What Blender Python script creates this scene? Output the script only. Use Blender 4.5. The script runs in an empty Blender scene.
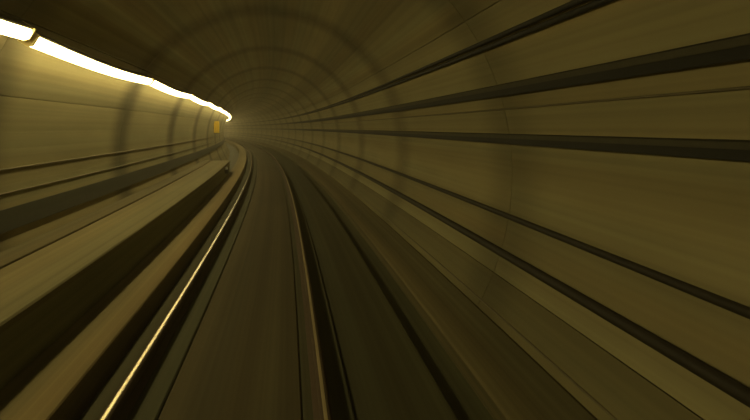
import bpy, math, random
from math import sin, cos, pi, radians, sqrt
random.seed(4)

# ---------------------------------------------------------------- camera, world, exposure
F_PX = 600.0                     # focal length in pixels for a 750 px wide frame
VX, VY = 294.0, 128.0            # where the straight-ahead direction meets the picture
R = 516.0                        # radius of the left-hand curve, metres
CAM = (0.52, 0.0, 1.96)          # height over rail top; the track's middle is x = 0
scene = bpy.context.scene
COL = scene.collection
cd = bpy.data.cameras.new('camera')
cam = bpy.data.objects.new('camera', cd)
COL.objects.link(cam)
cam.location = CAM
cam.rotation_euler = (pi/2, 0, 0)
cd.sensor_width = 36.0
cd.lens = 36.0*F_PX/750.0
cd.shift_x = (375.0-VX)/750.0
cd.shift_y = -(210.0-VY)/750.0
cd.clip_start = 0.05
cd.clip_end = 500
scene.camera = cam

world = bpy.data.worlds.new('world')
scene.world = world
world.use_nodes = True
bg = world.node_tree.nodes['Background']
bg.inputs[0].default_value = (0.02, 0.017, 0.008, 1)
bg.inputs[1].default_value = 0.05

vs = scene.view_settings
vs.view_transform = 'Standard'
vs.look = 'None'
vs.gamma = 1.0
vs.use_curve_mapping = False
vs.exposure = 0.0

LAMP_STRENGTH = 13.2
LAMP_COLOR = (1.0, 0.80, 0.34)

# ---------------------------------------------------------------- materials
def _base(name):
    m = bpy.data.materials.new(name)
    m.use_nodes = True
    nt = m.node_tree
    return m, nt, nt.nodes['Principled BSDF']

def _mix(nt, kind, a, b, fac):
    n = nt.nodes.new('ShaderNodeMix')
    n.data_type = 'RGBA'
    n.blend_type = kind
    for sock, v in ((n.inputs[0], fac), (n.inputs[6], a), (n.inputs[7], b)):
        if hasattr(v, 'default_value') or hasattr(v, 'links'):
            nt.links.new(v, sock)
        else:
            sock.default_value = v
    return n.outputs[2]

def concrete(name, col, streak=0.5, scale=3.0, rough=0.85, band=0.0, patch=0.25, bump=0.15, spec=0.3):
    """Concrete with dust drawn out along the tunnel by passing trains (UV: u across, v along, metres)
    and, with band > 0, the dimness between lamps painted dark round the ring joints."""
    m, nt, b = _base(name)
    N, L = nt.nodes, nt.links
    tc = N.new('ShaderNodeTexCoord')
    sep = N.new('ShaderNodeSeparateXYZ')
    L.new(tc.outputs['UV'], sep.inputs[0])
    def coords(ku, kv, off):
        mu = N.new('ShaderNodeMath'); mu.operation = 'MULTIPLY'; mu.inputs[1].default_value = ku
        mv = N.new('ShaderNodeMath'); mv.operation = 'MULTIPLY'; mv.inputs[1].default_value = kv
        L.new(sep.outputs[0], mu.inputs[0]); L.new(sep.outputs[1], mv.inputs[0])
        c = N.new('ShaderNodeCombineXYZ'); c.inputs[2].default_value = off
        L.new(mu.outputs[0], c.inputs[0]); L.new(mv.outputs[0], c.inputs[1])
        return c.outputs[0]
    def noise(vec, detail=4.0, rgh=0.6):
        n = N.new('ShaderNodeTexNoise'); n.inputs['Scale'].default_value = 1.0
        n.inputs['Detail'].default_value = detail; n.inputs['Roughness'].default_value = rgh
        L.new(vec, n.inputs['Vector'])
        return n.outputs[0]
    def remap(v, a0, a1, b0, b1):
        r = N.new('ShaderNodeMapRange')
        for i, x in enumerate((a0, a1, b0, b1)): r.inputs[i+1].default_value = x
        L.new(v, r.inputs[0])
        return r.outputs[0]
    s1 = remap(noise(coords(scale, 0.015, 1.3)), 0.3, 0.7, 1.0-streak, 1.0+streak*0.35)
    s2 = remap(noise(coords(scale*6, 0.03, 7.1), 2.0), 0.3, 0.7, 1.0-streak*0.45, 1.0+streak*0.2)
    p = remap(noise(coords(0.5, 0.12, 3.7), 5.0), 0.3, 0.7, 1.0-patch, 1.0+patch*0.4)
    mul = N.new('ShaderNodeMath'); mul.operation = 'MULTIPLY'
    L.new(s1, mul.inputs[0]); L.new(s2, mul.inputs[1])
    mul2 = N.new('ShaderNodeMath'); mul2.operation = 'MULTIPLY'
    L.new(mul.outputs[0], mul2.inputs[0]); L.new(p, mul2.inputs[1])
    val = mul2.outputs[0]
    if band:  # weaker light between lamps, painted as dark bands at the panel ends
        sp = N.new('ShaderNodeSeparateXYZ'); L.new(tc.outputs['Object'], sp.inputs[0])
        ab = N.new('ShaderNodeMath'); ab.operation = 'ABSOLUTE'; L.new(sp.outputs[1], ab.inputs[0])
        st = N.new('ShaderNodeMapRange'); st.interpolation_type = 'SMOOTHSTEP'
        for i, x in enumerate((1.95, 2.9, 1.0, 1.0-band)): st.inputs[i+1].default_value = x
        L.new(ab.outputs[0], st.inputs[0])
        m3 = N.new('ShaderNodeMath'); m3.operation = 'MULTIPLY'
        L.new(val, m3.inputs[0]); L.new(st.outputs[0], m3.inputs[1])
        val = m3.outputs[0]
    vm = N.new('ShaderNodeVectorMath'); vm.operation = 'SCALE'
    vm.inputs[0].default_value = col
    L.new(val, vm.inputs['Scale'])
    hue = _mix(nt, 'MIX', (1.0, 0.96, 0.80, 1), (0.93, 1.02, 0.95, 1), remap(noise(coords(1.7, 0.03, 9.9), 2.0), 0.35, 0.65, 0, 1))
    L.new(_mix(nt, 'MULTIPLY', vm.outputs[0], hue, 1.0), b.inputs['Base Color'])
    b.inputs['Roughness'].default_value = rough
    b.inputs['Specular IOR Level'].default_value = spec
    if bump:
        bp = N.new('ShaderNodeBump'); bp.inputs['Strength'].default_value = bump; bp.inputs['Distance'].default_value = 0.01
        L.new(mul.outputs[0], bp.inputs['Height']); L.new(bp.outputs[0], b.inputs['Normal'])
    return m

def plain(name, col, rough=0.6, metal=0.0, noise_amt=0.25, scale=8.0):
    m, nt, b = _base(name)
    n = nt.nodes.new('ShaderNodeTexNoise'); n.inputs['Scale'].default_value = scale
    n.inputs['Detail'].default_value = 3
    tc = nt.nodes.new('ShaderNodeTexCoord')
    nt.links.new(tc.outputs['Object'], n.inputs['Vector'])
    d = tuple(c*(1-noise_amt) for c in col)+(1,)
    l = tuple(min(1, c*(1+noise_amt)) for c in col)+(1,)
    nt.links.new(_mix(nt, 'MIX', d, l, n.outputs[0]), b.inputs['Base Color'])
    b.inputs['Roughness'].default_value = rough
    b.inputs['Metallic'].default_value = metal
    return m

M = {}
WALL = (0.40, 0.345, 0.20)
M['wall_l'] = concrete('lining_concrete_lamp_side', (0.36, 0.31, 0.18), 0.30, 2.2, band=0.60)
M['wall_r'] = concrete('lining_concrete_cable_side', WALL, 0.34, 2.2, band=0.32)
M['wall_r_low'] = concrete('lining_concrete_darker_foot', (0.29, 0.25, 0.14), 0.34, 2.2, band=0.32)  # lowest right panels, darker than the wall above
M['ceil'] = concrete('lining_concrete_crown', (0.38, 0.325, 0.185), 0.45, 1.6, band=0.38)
M['shell'] = concrete('joint_mortar', (0.30, 0.26, 0.15), 0.3)
M['bed'] = concrete('oily_invert', (0.12, 0.115, 0.068), 0.4, 5, rough=0.7)
M['slab'] = concrete('track_slab', (0.115, 0.092, 0.050), 0.35, 4)
M['darkslab'] = concrete('stained_slab', (0.095, 0.090, 0.052), 0.4, 4)
M['haunch'] = concrete('haunch_concrete', (0.20, 0.168, 0.09), 0.45, 4)
M['kerb'] = concrete('kerb_concrete', (0.30, 0.235, 0.12), 0.3, 4)
M['deck'] = concrete('walkway_concrete', (0.27, 0.222, 0.118), 0.3, 3)
M['deck2'] = concrete('walkway_strip_concrete', (0.20, 0.17, 0.095), 0.35, 5)
M['face'] = concrete('walkway_face', (0.27, 0.28, 0.17), 0.25, 5)
M['steel_head'] = plain('polished_rail_steel', (0.62, 0.55, 0.38), 0.27, 1.0, 0.06)
M['steel_rust'] = plain('rusty_rail_steel', (0.085, 0.055, 0.03), 0.8, 0.2)
M['cable'] = plain('black_cable_sheath', (0.010, 0.010, 0.006), 0.7)
M['duct'] = plain('dark_green_duct', (0.026, 0.028, 0.015), 0.75)
M['lit_top'] = plain('lit_duct_top', (0.060, 0.056, 0.030), 0.75)  # paler tone that paints light on the ducts' upper part
M['pipe'] = plain('brown_pipe', (0.022, 0.017, 0.008), 0.7)
M['palepipe'] = plain('dusty_conduit', (0.17, 0.145, 0.08), 0.7)
M['clip'] = plain('galvanised_clip', (0.12, 0.11, 0.07), 0.55, 0.4)
M['dull_head'] = plain('dull_rail_steel', (0.45, 0.37, 0.21), 0.5, 0.35, 0.06)
M['cap'] = plain('yellowed_end_cap', (0.75, 0.62, 0.25), 0.5)
M['housing'] = plain('lamp_housing', (0.20, 0.18, 0.10), 0.6)
M['yellow'] = plain('yellow_enamel', (0.75, 0.52, 0.03), 0.45, 0, 0.08)
M['white'] = plain('white_reflector', (0.8, 0.8, 0.72), 0.3, 0, 0.03)
M['black'] = plain('black_paint', (0.015, 0.015, 0.012), 0.5)
m, nt, b = _base('lamp_glow')
b.inputs['Base Color'].default_value = (0.9, 0.85, 0.7, 1)
b.inputs['Emission Color'].default_value = LAMP_COLOR+(1,)
b.inputs['Emission Strength'].default_value = LAMP_STRENGTH
M['glow'] = m

# ---------------------------------------------------------------- helpers
S0, S1 = -14.0, 150.0            # extent along the track
JOINT0, PITCH = 6.66, 6.06       # ring joints and lamp pitch along the track
CZ, RAD = 1.45, 3.0              # tunnel axis height and radius

def P(x, s, z):
    a = s/R
    return (-R+(R+x)*cos(a), (R+x)*sin(a), z)

def mesh_obj(name, verts, faces, mat, parent=None, uvs=None, smooth=False):
    me = bpy.data.meshes.new(name)
    me.from_pydata(verts, [], faces)
    if uvs:
        uvl = me.uv_layers.new(name='UVMap')
        for li, l in enumerate(me.loops):
            uvl.data[li].uv = uvs[l.vertex_index]
    if smooth:
        me.polygons.foreach_set('use_smooth', [True]*len(me.polygons))
    me.materials.append(M[mat])
    me.update()
    o = bpy.data.objects.new(name, me)
    COL.objects.link(o)
    if parent: o.parent = parent
    return o

def sweep(name, prof, mat, parent=None, s0=S0, s1=S1, step=1.5, smooth=False, zoff=None):
    """Closed profile [(x,z)...] carried along the curve from s0 to s1, ends capped."""
    n = len(prof)
    area = sum(prof[i][0]*prof[(i+1) % n][1]-prof[(i+1) % n][0]*prof[i][1] for i in range(n))
    if area < 0: prof = prof[::-1]
    k = max(1, int(math.ceil((s1-s0)/step)))
    us, acc = [], 0.0
    for i in range(n):
        us.append(acc)
        a, c = prof[i], prof[(i+1) % n]
        acc += math.hypot(c[0]-a[0], c[1]-a[1])
    off = prof[0][0]*1.37+prof[0][1]*2.1
    V, U, Fc = [], [], []
    for j in range(k+1):
        s = s0+(s1-s0)*j/k
        dz = zoff((s-s0)/(s1-s0)) if zoff else 0.0
        for i, (x, z) in enumerate(prof):
            V.append(P(x, s, z+dz)); U.append((us[i]+off, s))
    for j in range(k):
        for i in range(n):
            i2 = (i+1) % n
            Fc.append((j*n+i, j*n+i2, (j+1)*n+i2, (j+1)*n+i))
    Fc = [f[::-1] for f in Fc]
    Fc.append(tuple(range(n)))
    Fc.append(tuple(k*n+i for i in range(n))[::-1])
    return mesh_obj(name, V, Fc, mat, parent, U, smooth)

def rect(x0, x1, z0, z1, c=0.012):
    """Rectangle with small chamfers on the top corners."""
    return [(x0, z0), (x1, z0), (x1, z1-c), (x1-c, z1), (x0+c, z1), (x0, z1-c)]

def disc(x, z, r, n=10):
    return [(x+r*cos(2*pi*i/n), z+r*sin(2*pi*i/n)) for i in range(n)]

def polar(deg, r):
    return (r*cos(radians(deg)), CZ+r*sin(radians(deg)))

def empty(name, loc=(0, 0, 0)):
    o = bpy.data.objects.new(name, None)
    o.empty_display_size = 0.2
    o.location = loc
    COL.objects.link(o)
    return o

def tag(o, label=None, cat=None, group=None, kind=None):
    if label: o['label'] = label
    if cat: o['category'] = cat
    if group: o['group'] = group
    if kind: o['kind'] = kind
    return o

def place(o, s):
    """Put an object modelled about s = 0 at distance s along the track."""
    a = s/R
    o.location = (-R+R*cos(a), R*sin(a), 0)
    o.rotation_euler = (0, 0, a)
    return o

# ---------------------------------------------------------------- lining: recessed shell + ring panels
def arc(d0, d1, r0, r1, step=4.0):
    n = max(2, int(abs(d1-d0)/step))
    inner = [polar(d0+(d1-d0)*i/n, r0) for i in range(n+1)]
    outer = [polar(d0+(d1-d0)*i/n, r1) for i in range(n+1)]
    return inner+outer[::-1]

K0 = -3
RINGS = int((S1-JOINT0)/PITCH)
def lining(name, d_lo, d_hi, splits, mat, label):
    o = sweep(name, arc(d_lo, d_hi, RAD+0.035, RAD+0.30), 'shell', None, smooth=False)
    tag(o, label, 'wall' if 'wall' in name else 'ceiling', kind='structure')
    edges = [d_lo]+splits+[d_hi]
    g = 0.10
    for q, (a, b_) in enumerate(zip(edges[:-1], edges[1:])):
        pm = mat[q] if isinstance(mat, list) else mat
        src = None
        for k in range(K0, RINGS):
            if src is None:
                p = sweep('panel', arc(a+g, b_-g, RAD, RAD+0.045), pm, o, -PITCH/2+0.005, PITCH/2-0.005, 1.6)
                src = p
            else:
                p = src.copy(); COL.objects.link(p); p.parent = o
            place(p, JOINT0+PITCH*(k+0.5))
    return o

lining('wall_left', 145, 217, [162.7], 'wall_l', 'lamp-side curved concrete tunnel wall rising behind the walkway')
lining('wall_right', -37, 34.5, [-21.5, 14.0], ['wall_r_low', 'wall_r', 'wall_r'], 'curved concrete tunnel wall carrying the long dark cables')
lining('ceiling', 34.5, 145, [], 'ceil', 'dim arched concrete tunnel crown above the track')

# ---------------------------------------------------------------- floor
fl = sweep('floor', [(-2.42, -0.34), (-2.1, -0.62), (2.1, -0.62), (2.42, -0.34)], 'bed')
tag(fl, 'dark concrete tunnel invert under the two rails', 'floor', kind='structure')
sweep('kerb', rect(-1.62, -1.09, -0.34, 0.04), 'kerb', fl)
sweep('rail_plinth', rect(-1.04, -0.47, -0.34, -0.165), 'darkslab', fl)
sweep('centre_slab', rect(-0.45, 0.60, -0.34, -0.15), 'slab', fl)
sweep('rail_plinth', rect(0.60, 0.99, -0.34, -0.165), 'darkslab', fl)
sweep('side_slab', rect(0.99, 1.76, -0.34, -0.20), 'darkslab', fl)
sweep('haunch', [(2.12, -0.34), (2.40, -0.34), (2.60, -0.02), (2.56, 0.0), (2.14, -0.18), (2.12, -0.20)], 'haunch', fl)

# ---------------------------------------------------------------- walkway on the left
WEND = 26.5                      # the walkway stops short of the bend
wk = empty('walkway', P(-2.0, 0, -0.34))
tag(wk, 'raised concrete walkway with a black side face along the left wall', 'walkway')
def part_of(o, root):
    o.parent = root
    o.matrix_parent_inverse = root.matrix_world.inverted()
    return o
bpy.context.view_layer.update()
part_of(sweep('face', [(-2.30, -0.34), (-1.63, -0.34), (-1.63, 0.46), (-2.72, 0.46)], 'face', s1=WEND), wk)
part_of(sweep('tread', rect(-2.43, -1.60, 0.46, 0.53, 0.015), 'deck', s1=WEND), wk)
part_of(sweep('rear_strip', rect(-2.78, -2.45, 0.46, 0.545, 0.01), 'deck2', s1=WEND), wk)

# ---------------------------------------------------------------- running rails
def rail(xc, label, head_mat, bw):
    t = empty('running_rail', P(xc, 0, -0.165)); tag(t, label, 'rail', 'running rails')
    bpy.context.view_layer.update()
    w = 0.036
    head = [(xc-w, -0.044), (xc+w, -0.044), (xc+w, -0.014), (xc+w*0.80, -0.005), (xc+w*0.4, -0.0015),
            (xc-w*0.4, -0.0015), (xc-w*0.80, -0.005), (xc-w, -0.014)]
    hd = part_of(sweep('rail_head', head, 'steel_rust'), t)
    bpy.context.view_layer.update()
    rb = part_of(sweep('running_band', [(xc-bw, -0.004), (xc+bw, -0.004), (xc+bw, -0.0012), (xc+bw*0.6, 0.0), (xc-bw*0.6, 0.0), (xc-bw, -0.0012)], head_mat), hd)
    rb['label'] = 'worn shiny running band'
    part_of(sweep('rail_web', [(xc-0.009, -0.140), (xc+0.009, -0.140), (xc+0.009, -0.042), (xc-0.009, -0.042)], 'steel_rust'), t)
    part_of(sweep('rail_foot', [(xc-0.07, -0.165), (xc+0.07, -0.165), (xc+0.07, -0.153), (xc+0.012, -0.138), (xc-0.012, -0.138), (xc-0.07, -0.153)], 'steel_rust'), t)
rail(-0.752, 'steel running rail nearest the walkway, its top gleaming with lamp light', 'steel_head', 0.018)
rail(0.752, 'dull steel running rail on the cable-wall side of the track', 'dull_head', 0.013)

# ---------------------------------------------------------------- cables and ducts along the walls
def wall_point(slope, side, gap):
    """Point near the lining seen from the camera at this slope (up positive), gap metres off the wall."""
    dx = 1 if side > 0 else -1
    a = 1+slope*slope
    bq = 2*(dx*CAM[0]+slope*(CAM[2]-CZ))
    c = CAM[0]**2+(CAM[2]-CZ)**2-(RAD-gap)**2
    t = (-bq+sqrt(bq*bq-4*a*c))/(2*a)
    return CAM[0]+dx*t, CAM[2]+slope*t

def cable(name, slope, side, r, mat, label, cat, group=None):
    x, z = wall_point(slope, side, r+0.004)
    return tag(sweep(name, disc(x, z, r, 10), mat, smooth=True), label, cat, group)

def duct(name, slope_hi, slope_lo, side, depth, mat, label, cat, lit_top=None):
    xa, za = wall_point(slope_hi, side, 0.0)
    xb, zb = wall_point(slope_lo, side, 0.0)
    aa = math.degrees(math.atan2(za-CZ, xa)) % 360
    ab = math.degrees(math.atan2(zb-CZ, xb)) % 360
    if side > 0:
        aa = (aa+180) % 360-180; ab = (ab+180) % 360-180
    am = (aa+ab)/2
    x, z = polar(am, RAD)
    t = empty(name, P(x, 0, z)); tag(t, label, cat)
    bpy.context.view_layer.update()
    part_of(sweep('body', arc(aa, ab, RAD-depth, RAD-0.004, 2.0), mat), t)
    if lit_top:  # strip along the upper front, coloured as if lit from above
        h = (ab-aa)
        part_of(sweep('lit_strip', arc(aa+h*0.02, aa+h*0.40, RAD-depth-0.010, RAD-depth+0.002, 2.0), lit_top), t)
    return t

cable('power_cable', 0.442, 1, 0.024, 'cable', 'upper black cable of the highest pair on the right wall', 'cable', 'paired cables high on the wall')
cable('power_cable', 0.408, 1, 0.026, 'cable', 'lower black cable of the highest pair on the right wall', 'cable', 'paired cables high on the wall')
duct('cable_duct', 0.208, 0.155, 1, 0.06, 'cable', 'thick black cable duct below the paired cables on the right wall', 'duct', 'lit_top')
cable('conduit', 0.088, 1, 0.008, 'palepipe', 'thin pale brown conduit between the two thick dark ducts', 'conduit')
duct('cable_duct', -0.026, -0.069, 1, 0.06, 'cable', 'black cable duct at eye height, nearly level across the right wall', 'duct', 'lit_top')
cable('service_pipe', -0.405, 1, 0.030, 'pipe', 'upper dark brown pipe low on the right wall', 'pipe', 'low wall pipes')
cable('service_pipe', -0.590, 1, 0.044, 'pipe', 'thicker dark brown pipe lowest on the right wall', 'pipe', 'low wall pipes')
cable('signal_cable', -0.90, 1, 0.010, 'palepipe', 'slim brown signal cable just above the floor on the right wall', 'cable')

cable('conduit', -0.145, -1, 0.012, 'palepipe', 'thin dusty conduit highest of those above the walkway', 'conduit')
cable('signal_cable', -0.230, -1, 0.012, 'palepipe', 'brown cable running just over the dark green duct', 'cable')
duct('cable_duct', -0.285, -0.365, -1, 0.05, 'duct', 'wide dark green cable duct at the foot of the walkway wall', 'duct')

# ---------------------------------------------------------------- lamps
LX, LZ = -2.38, 2.96
LA = math.atan2(LZ-CZ, LX)                      # direction of the lamp from the tunnel axis
ux, uz = cos(LA), sin(LA)                       # outward to the wall
tx, tz = -uz, ux                                # along the wall, downward
if tz > 0: tx, tz = -tx, -tz
def lp(o, t):                                   # o: outward metres, t: down the wall
    return (LX+ux*o+tx*t, LZ+uz*o+tz*t)
HALF = PITCH/2-0.03
sag = lambda f: -0.055*sin(pi*f)
def lamp_source():
    root = empty('strip_lamp', (0, 0, 0))
    sweep('tube', [lp(*q) for q in ((-0.075, -0.03), (-0.075, 0.04), (-0.03, 0.085), (0.03, 0.085), (0.055, 0.05), (0.055, -0.055), (-0.04, -0.06))],
          'glow', root, -HALF+0.035, HALF-0.035, 0.5, zoff=sag)
    sweep('housing', [lp(*q) for q in ((-0.055, -0.065), (0.058, -0.065), (0.058, 0.06), (0.085, 0.06), (0.085, -0.085), (-0.055, -0.085))],
          'housing', root, -HALF+0.035, HALF-0.035, 0.5, zoff=sag)
    for sgn in (-1, 1):
        s_ = sorted((sgn*(HALF-0.035), sgn*HALF))
        sweep('end_cap', [lp(*q) for q in ((-0.08, -0.09), (-0.08, 0.05), (-0.03, 0.092), (0.09, 0.092), (0.09, -0.09))], 'cap', root, s_[0], s_[1])
        s_ = sorted((sgn*(HALF-0.14), sgn*(HALF-0.07)))
        sweep('bracket', [lp(*q) for q in ((0.08, -0.05), (0.08, 0.04), (0.184, 0.04), (0.184, -0.05))], 'clip', root, s_[0], s_[1])
    return root
def copy_tree(o, parent=None):
    c = o.copy(); COL.objects.link(c); c.parent = parent
    for ch in list(o.children): copy_tree(ch, c)
    return c
lamp_labels = {
    -1: 'glowing strip lamp cut off by the left edge of the photo',
    0: 'longest glowing strip lamp, first whole one from the left edge of the photo',
    1: 'glowing strip lamp directly beyond the longest one on the left wall',
    2: 'third whole glowing strip lamp along the left wall, counted from the longest',
    3: 'fourth whole glowing strip lamp, before the small blurred ones at the bend',
}
proto = lamp_source()
first = True
for k in range(K0, RINGS-1):
    o = proto if first else copy_tree(proto)
    first = False
    place(o, JOINT0+PITCH*(k+0.5))
    if k == -1: o.location.z += 0.05
    tag(o, lamp_labels.get(k, 'small distant strip lamp merging into the glow where the left wall curves away' if k > 3 else 'strip lamp on the left wall out of view behind the camera'),
        'lamp', 'strip lamps along the left wall')

# ---------------------------------------------------------------- small things far along the walkway
SY = 34.5
t = empty('yellow_sign', P(-2.78, SY, 1.66)); tag(t, 'small yellow upright sign on the left wall under the distant lamps', 'sign')
bpy.context.view_layer.update()
part_of(sweep('plate', rect(-2.91, -2.60, 1.68, 2.36, 0.03), 'yellow', None, SY-0.02, SY+0.02), t)
part_of(sweep('frame', [(-2.92, 1.65), (-2.59, 1.65), (-2.59, 1.68), (-2.92, 1.68)], 'black', None, SY-0.03, SY+0.03), t)
part_of(sweep('bracket', [(-2.945, 1.90), (-2.88, 1.90), (-2.88, 2.02), (-2.935, 2.02)], 'clip', None, SY+0.02, SY+0.06), t)

MY = 23.2
t = empty('reflector_marker', P(-1.62, MY, 0.42)); tag(t, 'tiny white reflector on the black side face of the walkway', 'marker')
bpy.context.view_layer.update()
part_of(sweep('plate', rect(-1.628, -1.50, 0.20, 0.36, 0.01), 'black', None, MY-0.02, MY+0.02), t)
part_of(sweep('reflector', rect(-1.60, -1.51, 0.36, 0.46, 0.02), 'white', None, MY-0.025, MY+0.02), t)

# ---------------------------------------------------------------- haze added to lift the shadows and brighten the far tunnel
m = bpy.data.materials.new('fill_haze'); m.use_nodes = True
nt = m.node_tree; nt.nodes.remove(nt.nodes['Principled BSDF'])
vol = nt.nodes.new('ShaderNodeVolumeScatter')
vol.inputs['Color'].default_value = (0.95, 0.85, 0.55, 1)
vol.inputs['Density'].default_value = 0.006
vol.inputs['Anisotropy'].default_value = 0.2
nt.links.new(vol.outputs[0], nt.nodes['Material Output'].inputs['Volume'])
M['air'] = m
air = sweep('added_tunnel_haze', disc(0, CZ, RAD+0.6, 24)[::1], 'air', None, S0-0.5, S1+0.5, 3.0)
tag(air, 'thin haze added to the tunnel air to brighten its far end', 'haze', kind='stuff')
